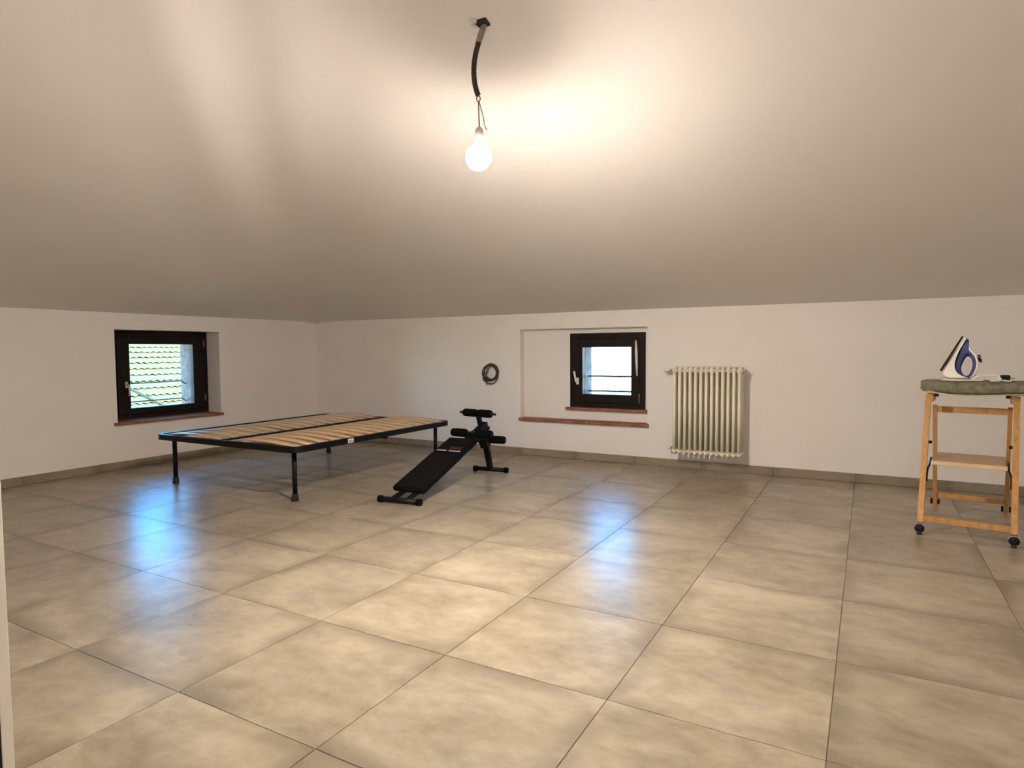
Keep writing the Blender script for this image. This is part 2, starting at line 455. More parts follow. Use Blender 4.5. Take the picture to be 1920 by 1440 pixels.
# left wall with the window recess
LW = (2.096, 3.160, 0.430, 1.279)                # y0, y1, z0, z1
mb = MB(); slab_with_hole(mb, YF-0.3, YB+0.3, -0.1, WALLZ, [LW], 0.0, 0.27, lambda a, b, d: (XL-d, a, b))
wall_left = struct(mb.build('wall_left', 'plaster'))
mb = MB(); slab_with_hole(mb, YF-0.3, YB+0.3, -0.1, WALLZ, [(2.22, 3.005, 0.47, 1.215)], 0.271, 0.43, lambda a, b, d: (XL-d, a, b))
mb.build('outer_stonework', 'stone', wall_left, 'rough grey stone around the outer opening')

# back wall with the shallow niche and the window in it
NI = (-0.613, 0.712, 0.372, 1.273)
WN = (-0.096, 0.668, 0.502, 1.226)
mb = MB()
slab_with_hole(mb, XL-0.3, XR+0.3, -0.1, WALLZ, [NI], 0.0, 0.085, lambda a, b, d: (a, YB+d, b))
slab_with_hole(mb, XL-0.3, XR+0.3, -0.1, WALLZ, [WN], 0.085, 0.146, lambda a, b, d: (a, YB+d, b))
wall_back = struct(mb.build('wall_back', 'plaster'))
mb = MB(); slab_with_hole(mb, XL-0.3, XR+0.3, -0.1, WALLZ, [(0.035, 0.575, 0.56, 1.15)], 0.147, 0.32, lambda a, b, d: (a, YB+d, b))
mb.build('outer_stonework', 'stone', wall_back, 'rough grey stone around the outer opening')

mb = MB(); mb.box(XR, XR+0.25, YF-0.3, YB+0.3, -0.1, 3.1)
struct(mb.build('wall_right', 'plaster'))
mb = MB(); mb.box(XL-0.3, XR+0.3, YF-0.25, YF, -0.1, 3.1)
struct(mb.build('wall_rear', 'plaster'))
# slim post with a white casing at the opening the picture is taken from
PX0, PX1, PY0, PY1 = 0.560, 0.7065, -0.650, -0.5105
mb = MB(); mb.box(PX0, PX1, PY0, PY1, 0.0, 2.70)
post = struct(mb.build('wall_front', 'plaster'))
door = struct(empty('door_1', (PX1, PY1, 0)))
mb = MB(); mb.box(PX0-PX1-0.01, 0.0025, 0.0055, 0.0295, 0.002, 2.40, 0.002); mb.build('casing', 'white_paint', door)
mb = MB(); mb.box(PX0-PX1+0.01, 0.0005, 0.0, 0.0055, 0.002, 2.40); mb.build('shadow_gap', 'rubber', door, 'dark strip standing in for the shadowed gap')  # dark strip put where a shadowed gap runs behind the casing

# skirting tiles
def skirting(name, along, fixed, start, stop, joints, axis):
    H, TH = 0.072, 0.010
    mbb = MB()
    if axis == 'x': mbb.box(start, stop, fixed-0.006, fixed+0.004, 0.0, H-0.002)
    elif axis == 'y': mbb.box(fixed-0.004, fixed+0.006, start, stop, 0.0, H-0.002)
    o = struct(mbb.build(name, 'grout'))
    ed = [start]+[j_ for j_ in joints if start+0.03 < j_ < stop-0.03]+[stop]
    for p, q in zip(ed[:-1], ed[1:]):
        m = MB()
        L_ = q-p-0.002
        if axis == 'x': m.box(-L_/2, L_/2, -TH, 0, 0.0015, H, 0.0012); loc = ((p+q)/2, fixed-0.002, 0)
        else: m.box(0, TH, -L_/2, L_/2, 0.0015, H, 0.0012); loc = (fixed+0.002, (p+q)/2, 0)
        m.build('skirting_tile', 'skirting', o, loc=loc)
skirting('baseboard_back', None, YB, XL+0.013, XR, [0.6*k for k in range(-6, 8)], 'x')
skirting('baseboard_left', None, XL, -0.87, YB-0.013, [0.6*k+0.12 for k in range(-2, 8)], 'y')

# ------------------------------------------------------------------ windows
def window(name, W, H, handle_side, mapo, glass_t=None):
    """frame in local x (width) z (height), -y into the room; returns the root"""
    root = struct(empty(name))
    return root

def ring(mb, a0, a1, b0, b1, wl, wr, wb, wtp, y0, y1, ch=0.004):
    mb.box(a0, a0+wl, y0, y1, b0, b1, ch)
    mb.box(a1-wr, a1, y0, y1, b0, b1, ch)
    mb.box(a0+wl, a1-wr, y0, y1, b0, b0+wb, ch)
    mb.box(a0+wl, a1-wr, y0, y1, b1-wtp, b1, ch)

# window_1 in the left wall; local x runs along +world y, local -y points into the room (+world x)
def win_left():
    root = struct(empty('window_1', (XL-0.20, LW[0], LW[2]), R(90)))
    Wd, Ht = LW[1]-LW[0], LW[3]-LW[2]
    m = MB(); ring(m, 0.002, Wd-0.002, 0.002, Ht-0.002, 0.13, 0.065, 0.055, 0.065, 0.0, 0.065); m.build('frame', 'dark_wood', root)
    s0, s1, t0, t1 = 0.118, Wd-0.054, 0.045, Ht-0.055
    m = MB(); ring(m, s0, s1, t0, t1, 0.115, 0.122, 0.060, 0.076, -0.018, 0.045, 0.006); sash = m.build('sash', 'dark_wood', root)
    m = MB(); m.box(s0+0.105, s1-0.112, 0.014, 0.020, t0+0.052, t1-0.068); m.build('pane', 'glass', root)
    m = MB(); m.box(s0+0.062, s0+0.088, -0.026, -0.017, 0.300, 0.362, 0.003)
    m.tube([(s0+0.075, -0.024, 0.332), (s0+0.075, -0.060, 0.332)], 0.008)
    m.tube(smooth_path([(s0+0.075, -0.058, 0.332), (s0+0.076, -0.062, 0.29), (s0+0.075, -0.060, 0.225)], 4), 0.009)
    m.build('handle', 'chrome', root, 'small metal handle')
    for z in (0.12, Ht-0.16):
        m = MB(); m.lathe([(0.0085, z), (0.0085, z+0.075)], (s1+0.004, -0.012, 0), seg=10); m.build('hinge', 'rod', root)
    # brick sill
    m = MB(); m.box(-0.036, Wd+0.012, -0.206, 0.0, -0.024, -0.002); sill = m.build('sill', 'mortar', root)
    n = 4; w_ = (Wd+0.052)/n
    for k in range(n):
        m = MB(); m.box(-w_/2+0.003, w_/2-0.003, -0.232, -0.003, -0.0235, 0.0005, 0.002)
        m.build('brick', 'terracotta', sill, loc=(-0.038+w_*(k+0.5), 0, 0))
    return root
win_left()
# guard rods outside window_1
def rods(name, paths, label, rad=0.006):
    root = empty(name, paths[0][0])
    o = Vector(paths[0][0])
    for p in paths:
        m = MB(); m.tube([Vector(q)-o for q in smooth_path(p, 6)], rad, 8); m.build('rod', 'rod', root)
    tag(root, label, 'guard rail')
rods('guard_rail', [[(XL-0.33, 2.225, z), (XL-0.33, 2.5, z), (XL-0.33, 2.90, z+0.003), (XL-0.34, 2.955, z-0.006), (XL-0.36, 3.003, z-0.03)] for z in (0.765, 0.585)],
     'pair of thin grey rods across the outside of the left window')

# window_2 in the back wall niche; local axes = world, -y into the room
def win_back():
    root = struct(empty('window_2', (WN[0], YB+0.085, WN[2])))
    Wd, Ht = WN[1]-WN[0], WN[3]-WN[2]
    m = MB(); ring(m, 0.001, Wd-0.001, 0.001, Ht-0.001, 0.075, 0.075, 0.060, 0.065, -0.012, 0.060); m.build('frame', 'dark_wood', root)
    s0, s1, t0, t1 = 0.060, Wd-0.060, 0.050, Ht-0.052
    m = MB(); ring(m, s0, s1, t0, t1, 0.080, 0.074, 0.082, 0.086, -0.030, 0.040, 0.006); m.build('sash', 'dark_wood', root)
    m = MB(); m.box(s0+0.072, s1-0.066, 0.014, 0.020, t0+0.074, t1-0.078); m.build('pane', 'glass', root)
    hx = 0.092
    m = MB(); m.box(hx-0.014, hx+0.014, -0.040, -0.029, 0.225, 0.290, 0.003)
    m.tube([(hx, -0.036, 0.258), (hx, -0.072, 0.258)], 0.008)
    m.tube(smooth_path([(hx, -0.070, 0.250), (hx-0.006, -0.076, 0.29), (hx-0.020, -0.074, 0.355)], 4), 0.0095)
    m.build('handle', 'white_plastic', root, 'white lever handle')
    m = MB(); m.tube([(Wd-0.071, -0.038, 0.315), (Wd-0.073, -0.040, 0.40), (Wd-0.078, -0.040, 0.55), (Wd-0.083, -0.038, 0.645)], 0.01, 8, radii=[0.006, 0.010, 0.013, 0.007])
    m.build('slim_bar', 'white_plastic', root, 'slim white strip standing in for glare on the hinge side')  # bright glare beside the sash, modelled as a white tapered strip
    m = MB(); m.lathe([(0.008, 0.06), (0.008, 0.15)], (s1+0.008, -0.030, 0), seg=10); m.build('hinge', 'cable_grey', root)
    # narrow brick sill right under the frame
    m = MB(); m.box(-0.040, Wd+0.040, -0.030, 0.0, -0.026, -0.004); sl = m.build('upper_sill', 'mortar', root)
    n = 3; w_ = (Wd+0.08)/n
    for k in range(n):
        m = MB(); m.box(-w_/2+0.002, w_/2-0.002, -0.042, -0.001, -0.027, -0.001, 0.002)
        m.build('brick', 'terracotta', sl, loc=(-0.040+w_*(k+0.5), 0, 0))
    # long brick sill of the niche
    m = MB(); m.box(-0.517-0.004, NI[1]-WN[0]+0.004, -0.10, -0.001, NI[2]-WN[2]-0.022, NI[2]-WN[2]+0.006); sl = m.build('niche_sill', 'mortar', root)
    ed = [-0.625, -0.440, -0.145, 0.152, 0.452, 0.730]
    for p, q in zip(ed[:-1], ed[1:]):
        L_ = q-p
        m = MB(); m.box(-L_/2+0.002, L_/2-0.002, -0.112, -0.0015, NI[2]-WN[2]-0.024, NI[2]-WN[2]+0.008, 0.002)
        m.build('brick', 'terracotta', sl, loc=((p+q)/2-WN[0], 0, 0))
win_back()
rods('guard_rail', [[(0.036, YB+0.25, z), (0.3, YB+0.25, z), (0.574, YB+0.25, z)] for z in (0.802, 0.655)],
     'pair of thin grey rods across the outside of the niche window', 0.0095)

# ------------------------------------------------------------------ neighbour's tiled roof seen through window_1
roof = empty('neighbour_roof', (-8.0, 6.5, -0.15))
tag(roof, 'pale lichen covered tiled roof seen through the left window', 'roof')
PITCH = math.atan(0.31)
m = MB()
mb2 = MB(); mb2.box(-6.6, 0.0, -3.4, 3.4, -0.25, 0.0); und = mb2.build('roof_deck', 'roof_under', roof)
und.rotation_euler = (0, PITCH, 0)
tm = MB()
TW, TL, NW = 0.27, 0.46, 14
for lay in (0.0, 0.016):
    for r_ in range(2):
        for k in range(NW+1):
            yy = -TW/2+TW*k/NW
            zz = 0.035*max(0.0, math.sin(math.pi*2*(k/NW)))**0.8*1.0 + 0.030*max(0.0, -math.sin(math.pi*2*(k/NW)))**0.8
            tm.v.append((-TL*r_, yy, 0.05*(1-r_)+zz+lay+0.006))
nn = NW+1
for k in range(NW):
    tm.face((2*nn+k, 2*nn+k+1, 3*nn+k+1, 3*nn+k), True)
    tm.face((k, nn+k, nn+k+1, k+1), True)
    tm.face((k, k+1, 2*nn+k+1, 2*nn+k))
tmesh = bpy.data.meshes.new('roof_tile'); tm_f = tm.f
tmesh.from_pydata(tm.v, [], tm_f); tmesh.polygons.foreach_set('use_smooth', tm.sm); tmesh.materials.append(MAT['roof_tile']); tmesh.update()
rr = random.Random(9)
for a in range(15):
    for b in range(19):
        s_ = 0.05+a*0.385
        o = inst('roof_tile', tmesh, roof, (-s_*math.cos(PITCH), -2.45+b*0.268+rr.uniform(-.006, .006), s_*math.sin(PITCH)+rr.uniform(0, .006)), (rr.uniform(-.02, .02), PITCH, rr.uniform(-.015, .015)))
gp = empty('slanting_pole', (-7.0, 4.10, 0.0))
m = MB(); m.tube([(0, 0, 0.61), (0.0, 0.78, 0.16)], 0.022, 10); m.build('pole', 'pole_green', gp)
m = MB(); m.tube([(0.0, 0.76, 0.17), (0.0, 0.76, -0.9)], 0.02, 8); m.build('post', 'pole_green', gp)
tag(gp, 'pale green slanting pole in front of the neighbouring roof', 'pole')

# ------------------------------------------------------------------ slatted bed base
def bed():
    x0, x1, y0, y1 = -2.580, -0.965, 1.885, 3.765
    root = empty('slatted_bed_base', (x0, y0, 0))
    tag(root, 'black metal double bed base with bowed wooden slats', 'bed base')
    W, L_ = x1-x0, y1-y0
    zt = 0.405; zb = 0.362
    # rounded rectangular rim
    rad = 0.07; pts = []
    for cx, cy, a0 in ((W-rad, rad, -90), (W-rad, L_-rad, 0), (rad, L_-rad, 90), (rad, rad, 180)):
        for k in range(7):
            a = R(a0+90*k/6); pts.append((cx+rad*math.cos(a), cy+rad*math.sin(a)))
    m = MB(); n = len(pts); t = 0.030
    cxm, cym = W/2, L_/2
    def inner(p):
        # inset by t along the local normal of the rounded rectangle
        x, y = p
        qx = min(max(x, rad), W-rad); qy = min(max(y, rad), L_-rad)
        d = Vector((x-qx, y-qy)); d = d/d.length if d.length > 1e-6 else Vector((0, 0))
        return (x-d.x*t, y-d.y*t)
    for x, y in pts:
        ix, iy = inner((x, y))
        m.v += [(x, y, zb), (x, y, zt), (ix, iy, zt), (ix, iy, zb)]
    for i in range(n):
        j = (i+1) % n
        for k in range(4):
            m.face((i*4+k, j*4+k, j*4+(k+1) % 4, i*4+(k+1) % 4), False)
    m.build('rim', 'black_metal', root)
    m = MB(); m.box(W/2-0.015, W/2+0.015, 0.03, L_-0.03, zt-0.030, zt+0.004, 0.003); m.build('centre_rail', 'black_metal', root)
    for fy in (0.0, 1.0):
        pass
    m = MB(); m.box(0.03, W-0.03, L_*0.52, L_*0.52+0.03, zb-0.02, zb+0.008); m.build('cross_bar', 'black_metal', root)
    # legs with flared foot caps
    for lx, ly in ((0.130, 0.085), (W-0.120, 0.100), (0.100, L_-0.075), (W-0.120, L_-0.085)):
        m = MB(); m.lathe([(0.0175, 0.04), (0.0175, zb+0.006)], (lx, ly, 0), seg=16); leg = m.build('leg', 'black_metal', root)
        m = MB(); m.lathe([(0.026, 0.0), (0.0255, 0.012), (0.0215, 0.045), (0.019, 0.05)], (lx, ly, 0), seg=16); m.build('foot_cap', 'rubber', leg)
    # slats, bowed upwards, one row on each side of the centre rail
    n = 14; half = W/2-0.045
    sl = MB(); K = 10; w_ = 0.086; th = 0.009
    for k in range(K+1):
        u = k/K; x = -half/2+half*u; z = 0.029*(1-(2*u-1)**2)
        sl.v += [(x, -w_/2, z), (x, w_/2, z), (x, w_/2, z+th), (x, -w_/2, z+th)]
    for k in range(K):
        b_ = k*4
        for q in range(4): sl.face((b_+q, b_+4+q, b_+4+(q+1) % 4, b_+(q+1) % 4), q in (0, 2))
    sl.face((3, 2, 1, 0)); sl.face((K*4, K*4+1, K*4+2, K*4+3))
    first = None
    for side in (0, 1):
        for k in range(n):
            y = 0.078+(L_-0.156)*k/(n-1)
            x = (0.030+W/2-0.015)/2 if side == 0 else (W/2+0.015+W-0.030)/2
            if first is None:
                first = sl.build('slat', 'slat_wood', root); o = first
            else:
                o = first.copy(); C.objects.link(o); o.parent = root
            o.location = (x, y, zt-0.018)
    # maker's sticker on the side rail
    m = MB(); m.box(W-0.0005, W+0.0012, 0.515, 0.575, zb+0.006, zt-0.004); st = m.build('sticker', 'sticker', root, 'small white paper sticker')
    for z, a, b_ in ((zt-0.014, 0.522, 0.545), (zt-0.022, 0.522, 0.566), (zt-0.029, 0.522, 0.560)):
        m = MB(); m.box(W+0.0012, W+0.0016, a, b_, z-0.002, z+0.002); m.build('print_line', 'ink', st)
bed()

# ------------------------------------------------------------------ sit-up bench
def bench():
    root = empty('sit_up_bench', (-0.375, 2.90, 0)); O = Vector((-0.375, 2.90, 0))
    tag(root, 'black padded sit-up bench with foam rollers beside the bed base', 'exercise bench')
    def L_(p): return Vector(p)-O
    def foot(cx, cy, w, rot):
        m = MB(); d = Vector((math.cos(rot), math.sin(rot), 0)); c = Vector((cx, cy, 0.024))
        m.tube([L_(c-d*w/2), L_(c+d*w/2)], 0.019, 14); f = m.build('foot_bar', 'black_metal', root)
        for s in (-1, 1):
            m = MB(); e0 = c+d*s*(w/2-0.028); e1 = c+d*s*(w/2+0.004)
            m.tube([L_(e0), L_(e1)], 0.024, 14); m.build('end_cap', 'black_foam', f)
    foot(-0.360, 2.262, 0.335, R(7)); foot(-0.400, 3.555, 0.315, R(8))
    # inclined beam and front struts
    A0, A1 = Vector((-0.352, 2.36, 0.085)), Vector((-0.385, 3.12, 0.342))
    ax = (A1-A0).normalized(); sd = Vector((1, 0.03, 0)).normalized(); nrm = sd.cross(ax).normalized()
    if nrm.z < 0: nrm = -nrm
    m = MB()
    for s in (-0.062, 0.062):
        p0 = Vector((-0.360+s, 2.268, 0.030)); p1 = A0+ax*0.10+sd*s*0.9-nrm*0.035
        m.bar(L_(p0), L_(p1), 0.026, 0.026)
    m.build('front_strut', 'black_metal', root)
    m = MB(); m.bar(L_(A0+ax*0.10-nrm*0.045), L_(A1+ax*0.36-nrm*0.03), 0.05, 0.05); m.build('main_beam', 'black_metal', root)
    # padded board (two pads)
    def pad(u0, u1, hw, th, name, z=0.0):
        m = MB(); bm = bmesh.new(); bmesh.ops.create_cube(bm, size=1)
        bmesh.ops.bevel(bm, geom=bm.edges[:], offset=0.12 if False else 0.02, segments=1, affect='EDGES')
        bm.clear(); bmesh.ops.create_cube(bm, size=1)
        ln = u1-u0
        for v in bm.verts: v.co = Vector((v.co.x*2*hw, v.co.y*ln, v.co.z*th))
        bmesh.ops.bevel(bm, geom=bm.edges[:], offset=0.012, segments=3, affect='EDGES')
        Mx = Matrix((sd, ax, nrm)).transposed()
        for v in bm.verts: v.co = L_(A0+ax*(u0+u1)/2+nrm*z) + Mx @ v.co
        m.addbm(bm, False); bm.free()
        return m.build(name, 'black_vinyl', root)
    pad(-0.02, 0.535, 0.138, 0.045, 'seat_pad')
    bp = pad(0.525, 0.79, 0.132, 0.048, 'back_pad')
    # flat print on the pad: two pale strips and worn red lettering
    def strip(u0, u1, s0, s1, mat, name):
        m = MB()
        zz = 0.0252
        q = [A0+ax*u0+sd*s0+nrm*zz, A0+ax*u0+sd*s1+nrm*zz, A0+ax*u1+sd*s1+nrm*zz, A0+ax*u1+sd*s0+nrm*zz]
        m.v += [tuple(L_(p)) for p in q]+[tuple(L_(p+nrm*0.0006)) for p in q]
        for f in ((3,2,1,0),(4,5,6,7),(0,1,5,4),(1,2,6,5),(2,3,7,6),(3,0,4,7)): m.face(f)
        m.build(name, mat, bp)
    strip(0.545, 0.562, -0.105, -0.015, 'print_white', 'print_strip')
    strip(0.545, 0.562, 0.005, 0.110, 'print_white', 'print_strip')
    for k, (a, b_) in enumerate(((-0.01, 0.015), (0.022, 0.045), (0.052, 0.062), (0.068, 0.095))):
        strip(0.580, 0.625, a, b_, 'print_red', 'print_mark')
        
    # foam rollers on cross shafts
    def roller(c, w, gap, rad_, name, rot=0.0, tip=0.02, tilt=0.0):
        c = Vector(c); d = Vector((math.cos(rot), math.sin(rot), tilt)).normalized()
        m = MB(); m.tube([L_(c-d*(w/2+tip)), L_(c+d*(w/2+tip))], 0.011, 10); sh = m.build(name, 'black_metal', root)
        for s in (-1, 1):
            a = gap/2; b_ = w/2
            ln = b_-a
            P = [c+d*s*(a+ln*t) for t in (0, 0.10, 0.2, 0.82, 0.93, 1.0)]
            m = MB(); m.tube([L_(p) for p in P], rad_, 16, radii=[rad_*0.80, rad_*0.96, rad_, rad_, rad_*0.97, rad_*0.84])
            m.build('foam_roller', 'black_foam', sh)
    roller((-0.432, 3.40, 0.530), 0.275, 0.010, 0.034, 'handle_bar', R(0), 0.040, -0.02)
    roller((-0.368, 3.205, 0.383), 0.385, 0.095, 0.035, 'knee_shaft', R(0), 0.004, 0.0)
    roller((-0.385, 3.475, 0.300), 0.345, 0.05, 0.034, 'ankle_shaft', R(2), 0.004, 0.0)
    # post for the handle bar, clamp, knob
    m = MB(); m.bar(L_((-0.425, 3.455, 0.365)), L_((-0.430, 3.402, 0.525)), 0.032, 0.032); m.build('post', 'black_metal', root)
    m = MB(); m.tube([L_((-0.425, 3.445, 0.395)), L_((-0.355, 3.465, 0.400))], 0.016, 12); m.build('knob', 'black_plastic', root)
    m = MB(); m.bar(L_((-0.395, 3.20, 0.345)), L_((-0.405, 3.475, 0.350)), 0.075, 0.085); m.build('clamp', 'black_metal', root)
    m = MB(); m.bar(L_((-0.405, 3.555, 0.030)), L_((-0.400, 3.455, 0.330)), 0.044, 0.036); m.build('rear_leg', 'black_metal', root)
    m = MB(); m.bar(L_((-0.410, 3.495, 0.235)), L_((-0.405, 3.425, 0.330)), 0.075, 0.060); m.build('bracket', 'black_metal', root)
bench()

# ------------------------------------------------------------------ radiator
def radiator():
    x0, x1 = 1.004, 1.566; n = 13; pitch_ = (x1-x0-0.026)/(n-1)
    zb, zt = 0.160, 0.906
    cols = [4.290+0.037*k for k in range(5)]
    root = empty('radiator', (x0, 4.36, 0)); O = Vector((x0, 4.36, 0))
    tag(root, 'cream tubular column radiator on the wall beside the niche', 'radiator')
    sec = MB()
    ym, yM = cols[0]-4.36, cols[-1]-4.36
    for y in cols:
        sec.tube([(0, y-4.36, zb+0.03), (0, y-4.36, zt-0.03)], 0.0128, 10)
    for z, s in ((zb+0.026, -1), (zt-0.026, 1)):
        # flat rounded head joining the columns
        P = [(0, ym-0.013, z-0.004*s), (0, ym-0.008, z+0.012*s), (0, ym+0.012, z+0.018*s), (0, yM-0.012, z+0.018*s), (0, yM+0.008, z+0.012*s), (0, yM+0.013, z-0.004*s)]
        sec.tube(P, 0.0135, 10, radii=[0.0095, 0.0135, 0.0155, 0.0155, 0.0135, 0.0095])
        sec.tube([(0, ym, z), (0, yM, z)], 0.0165, 10)
        for yy in (ym+0.012, yM-0.012):
            sec.lathe([(0.0140, -pitch_/2+0.001), (0.0145, 0.0), (0.0140, pitch_/2-0.001)], (0, yy, z), axis='x', seg=12)
    f = sec.build('section', 'radiator', root); f.location = (0.013, 0, 0)
    for k in range(1, n):
        o = f.copy(); C.objects.link(o); o.parent = root; o.location = (0.013+pitch_*k, 0, 0)
    yc = cols[3]-4.36
    # upper left valve
    m = MB(); m.lathe([(0.012, -0.058), (0.012, 0.0)], (0.004, yc, zt-0.026), axis='x', seg=12); m.build('upper_pipe', 'chrome', root)
    m = MB(); m.lathe([(0.012, -0.112), (0.018, -0.106), (0.020, -0.078), (0.013, -0.070), (0.011, -0.056)], (0.004, yc, zt-0.026), axis='x', seg=16); m.build('valve_knob', 'white_plastic', root, 'white plastic valve knob')
    m = MB(); m.tube([(-0.045, yc, zt-0.028), (-0.045, 0.144, zt-0.028)], 0.011, 10); m.build('wall_pipe', 'chrome', root)
    # lower left lockshield
    m = MB(); m.lathe([(0.012, -0.05), (0.012, 0.0)], (0.004, yc, zb+0.030), axis='x', seg=12)
    m.tube([(-0.038, yc, zb+0.030), (-0.038, 0.144, zb+0.030)], 0.011, 10); m.build('lower_pipe', 'chrome', root)
    m = MB(); m.lathe([(0.009, -0.078), (0.0135, -0.073), (0.0135, -0.050)], (0.004, yc, zb+0.030), axis='x', seg=14); m.build('lockshield_cap', 'white_plastic', root)
    # right end: plugs with a small vent
    for z in (zt-0.026, zb+0.026):
        m = MB(); m.lathe([(0.021, 0.0), (0.021, 0.012), (0.014, 0.016)], (x1-x0-0.002, yc, z), axis='x', seg=14); m.build('end_plug', 'radiator', root)
    m = MB(); m.lathe([(0.010, 0.013), (0.008, 0.034), (0.003, 0.040)], (x1-x0-0.002, yc, zt-0.026), axis='x', seg=12); m.build('air_vent', 'chrome', root)
    for xx in (0.11, x1-x0-0.11):
        m = MB(); m.box(xx-0.008, xx+0.008, cols[2]-4.36, 0.144, zt-0.052, zt-0.046); m.build('wall_bracket', 'radiator', root)
radiator()

# ------------------------------------------------------------------ coiled cable on the wall
def coil():
    c = Vector((-0.955, YB, 0.82))
    root = empty('coiled_cable', c)
    tag(root, 'dark coiled electric cable hanging on the wall left of the niche', 'cable')
    m = MB(); pts = []
    rc = random.Random(3)
    turns = [(0.000, 0.020, 0.095, 0.090, -0.016), (0.012, 0.022, 0.088, 0.082, -0.026), (-0.004, 0.012, 0.070, 0.088, -0.034), (0.022, 0.026, 0.092, 0.080, -0.022), (-0.018, 0.014, 0.078, 0.076, -0.038), (0.008, -0.012, 0.094, 0.098, -0.020), (0.002, 0.014, 0.074, 0.070, -0.030)]
    n = 24
    for t, (dx, dz, rx, rz, y) in enumerate(turns):
        nx_ = turns[min(t+1, len(turns)-1)]
        for k in range(n):
            u = k/n; a = -2.3+2*math.pi*u
            L2 = lambda p, q: p+(q-p)*u
            pts.append((L2(dx, nx_[0])+L2(rx, nx_[2])*math.cos(a), L2(y, nx_[4]), L2(dz, nx_[1])+L2(rz, nx_[3])*math.sin(a)))
    m.tube(pts, 0.0055, 7); m.build('cable', 'cable', root)
    m = MB(); m.tube(smooth_path([(-0.075, -0.012, -0.035), (-0.070, -0.034, -0.050), (-0.045, -0.036, -0.065), (-0.020, -0.034, -0.055)], 4), 0.017, 10); m.build('binding', 'cable', root)
    m = MB(); m.tube(smooth_path([(-0.012, -0.030, 0.085), (-0.030, -0.042, 0.03), (-0.052, -0.040, -0.035)], 5), 0.012, 8); m.build('strap', 'cable_grey', root)
    m = MB(); m.tube(smooth_path([(-0.060, -0.030, -0.055), (-0.050, -0.028, -0.085), (-0.044, -0.022, -0.118)], 5), 0.006, 8); m.build('loose_end', 'cable_grey', root)
    m = MB(); m.tube([(0.0, 0.001, 0.108), (0.0, -0.045, 0.112)], 0.003, 8); m.build('nail', 'rod', root)
coil()

# ------------------------------------------------------------------ bare bulb on a conduit
def pendant(name, base, label, dz=0.0, glow='bulb_glow'):
    root = empty(name, (1.0328+base[0], 1.1603+base[1], 2.4388+dz))
    root.scale = (1.1, 1.1, 1.1)
    O = Vector((1.1638, 0.9474, 2.314))
    tag(root, label, 'light bulb')
    def P(*a): return Vector(a)-O
    m = MB(); m.box(-0.022, 0.024, -0.018, 0.018, -0.010, 0.022, 0.003); m.build('junction_recess', 'conduit_black', root)
    m = MB(); m.lathe([(0.014, -0.003), (0.017, 0.010)], (-0.030, -0.012, -0.002), seg=14); m.build('mount_disc', 'ceiling', root)  # small ceiling-coloured disc beside the top of the conduit
    up = [(1.172, 0.9525, 2.322), (1.1675, 0.9497, 2.303), (1.1601, 0.945, 2.2802), (1.1530, 0.9405, 2.255), (1.1494, 0.9383, 2.2403)]
    lo = [(1.1494, 0.9383, 2.2403), (1.1386, 0.9316, 2.1904), (1.1339, 0.9286, 2.1406), (1.136, 0.930, 2.0907), (1.1444, 0.9352, 2.0509), (1.1480, 0.938, 2.043)]
    m = MB(); m.tube([P(*p) for p in smooth_path(up, 4)], 0.0115, 12); m.build('plastered_sleeve', 'conduit_plaster', root, 'plaster smeared upper sleeve')
    sp = smooth_path(lo, 14)
    m = MB(); m.tube([P(*p) for p in sp], 0.01, 12, radii=[0.0105 if k % 3 else 0.0092 for k in range(len(sp))]); m.build('conduit', 'conduit_black', root)
    kx, ky, kz = 1.1477, 0.9373, 2.0309
    m = MB(); m.tube([P(kx+0.007*math.cos(a)*0.87, ky+0.007*math.cos(a)*0.49, kz+0.011*math.sin(a)) for a in [2*math.pi*k/14 for k in range(14)]], 0.0022, 7, closed=True); m.build('wire_knot', 'wire_red', root)
    m = MB(); m.tube([P(*p) for p in smooth_path([(kx, ky, kz-0.010), (1.1483, 0.9376, 1.98), (1.1502, 0.9389, 1.920)], 6)], 0.0024, 7); m.build('wire', 'wire_red', root)
    m = MB(); m.tube([P(*p) for p in smooth_path([(kx+0.002, ky+0.001, kz-0.010), (1.161, 0.9457, 1.9709), (1.167, 0.950, 1.930), (1.1745, 0.9541, 1.9127)], 6)], 0.0016, 7); m.build('loose_wire', 'wire_dark', root)
    hx, hy = 1.1492, 0.938
    m = MB(); m.lathe([(0.004, 1.9235-O.z), (0.010, 1.9215-O.z), (0.0150, 1.913-O.z), (0.0168, 1.900-O.z), (0.0165, 1.884-O.z), (0.0150, 1.880-O.z), (0.0150, 1.868-O.z)], (hx-O.x, hy-O.y, 0), seg=20); m.build('lampholder', 'porcelain', root)
    bz = 1.8095
    prof = [(0.0140, 1.872-O.z), (0.0148, 1.860-O.z)]
    Rb = 0.0495
    for k in range(3, 23):
        a = math.pi*k/22
        prof.append((max(Rb*math.sin(a), 0.0012), bz+Rb*math.cos(a)-O.z))
    m = MB(); m.lathe(prof, (1.1466-O.x, 0.9366-O.y, 0), seg=20); m.build('bulb', glow, root, 'glowing round bulb')
    return root
pendant('pendant_bulb', (0, 0), 'lit round bulb hanging bare from a black conduit at the ceiling')
# two unseen bulbs added as fill to brighten the far walls and ceiling
pendant('pendant_bulb', (1.63, -3.90), 'added fill bulb hanging unseen behind the camera', -0.39, 'fill_bulb_glow')
pendant('pendant_bulb', (1.80, -5.40), 'added fill bulb hanging unseen in front of the rear wall', -0.62, 'fill_bulb_glow')

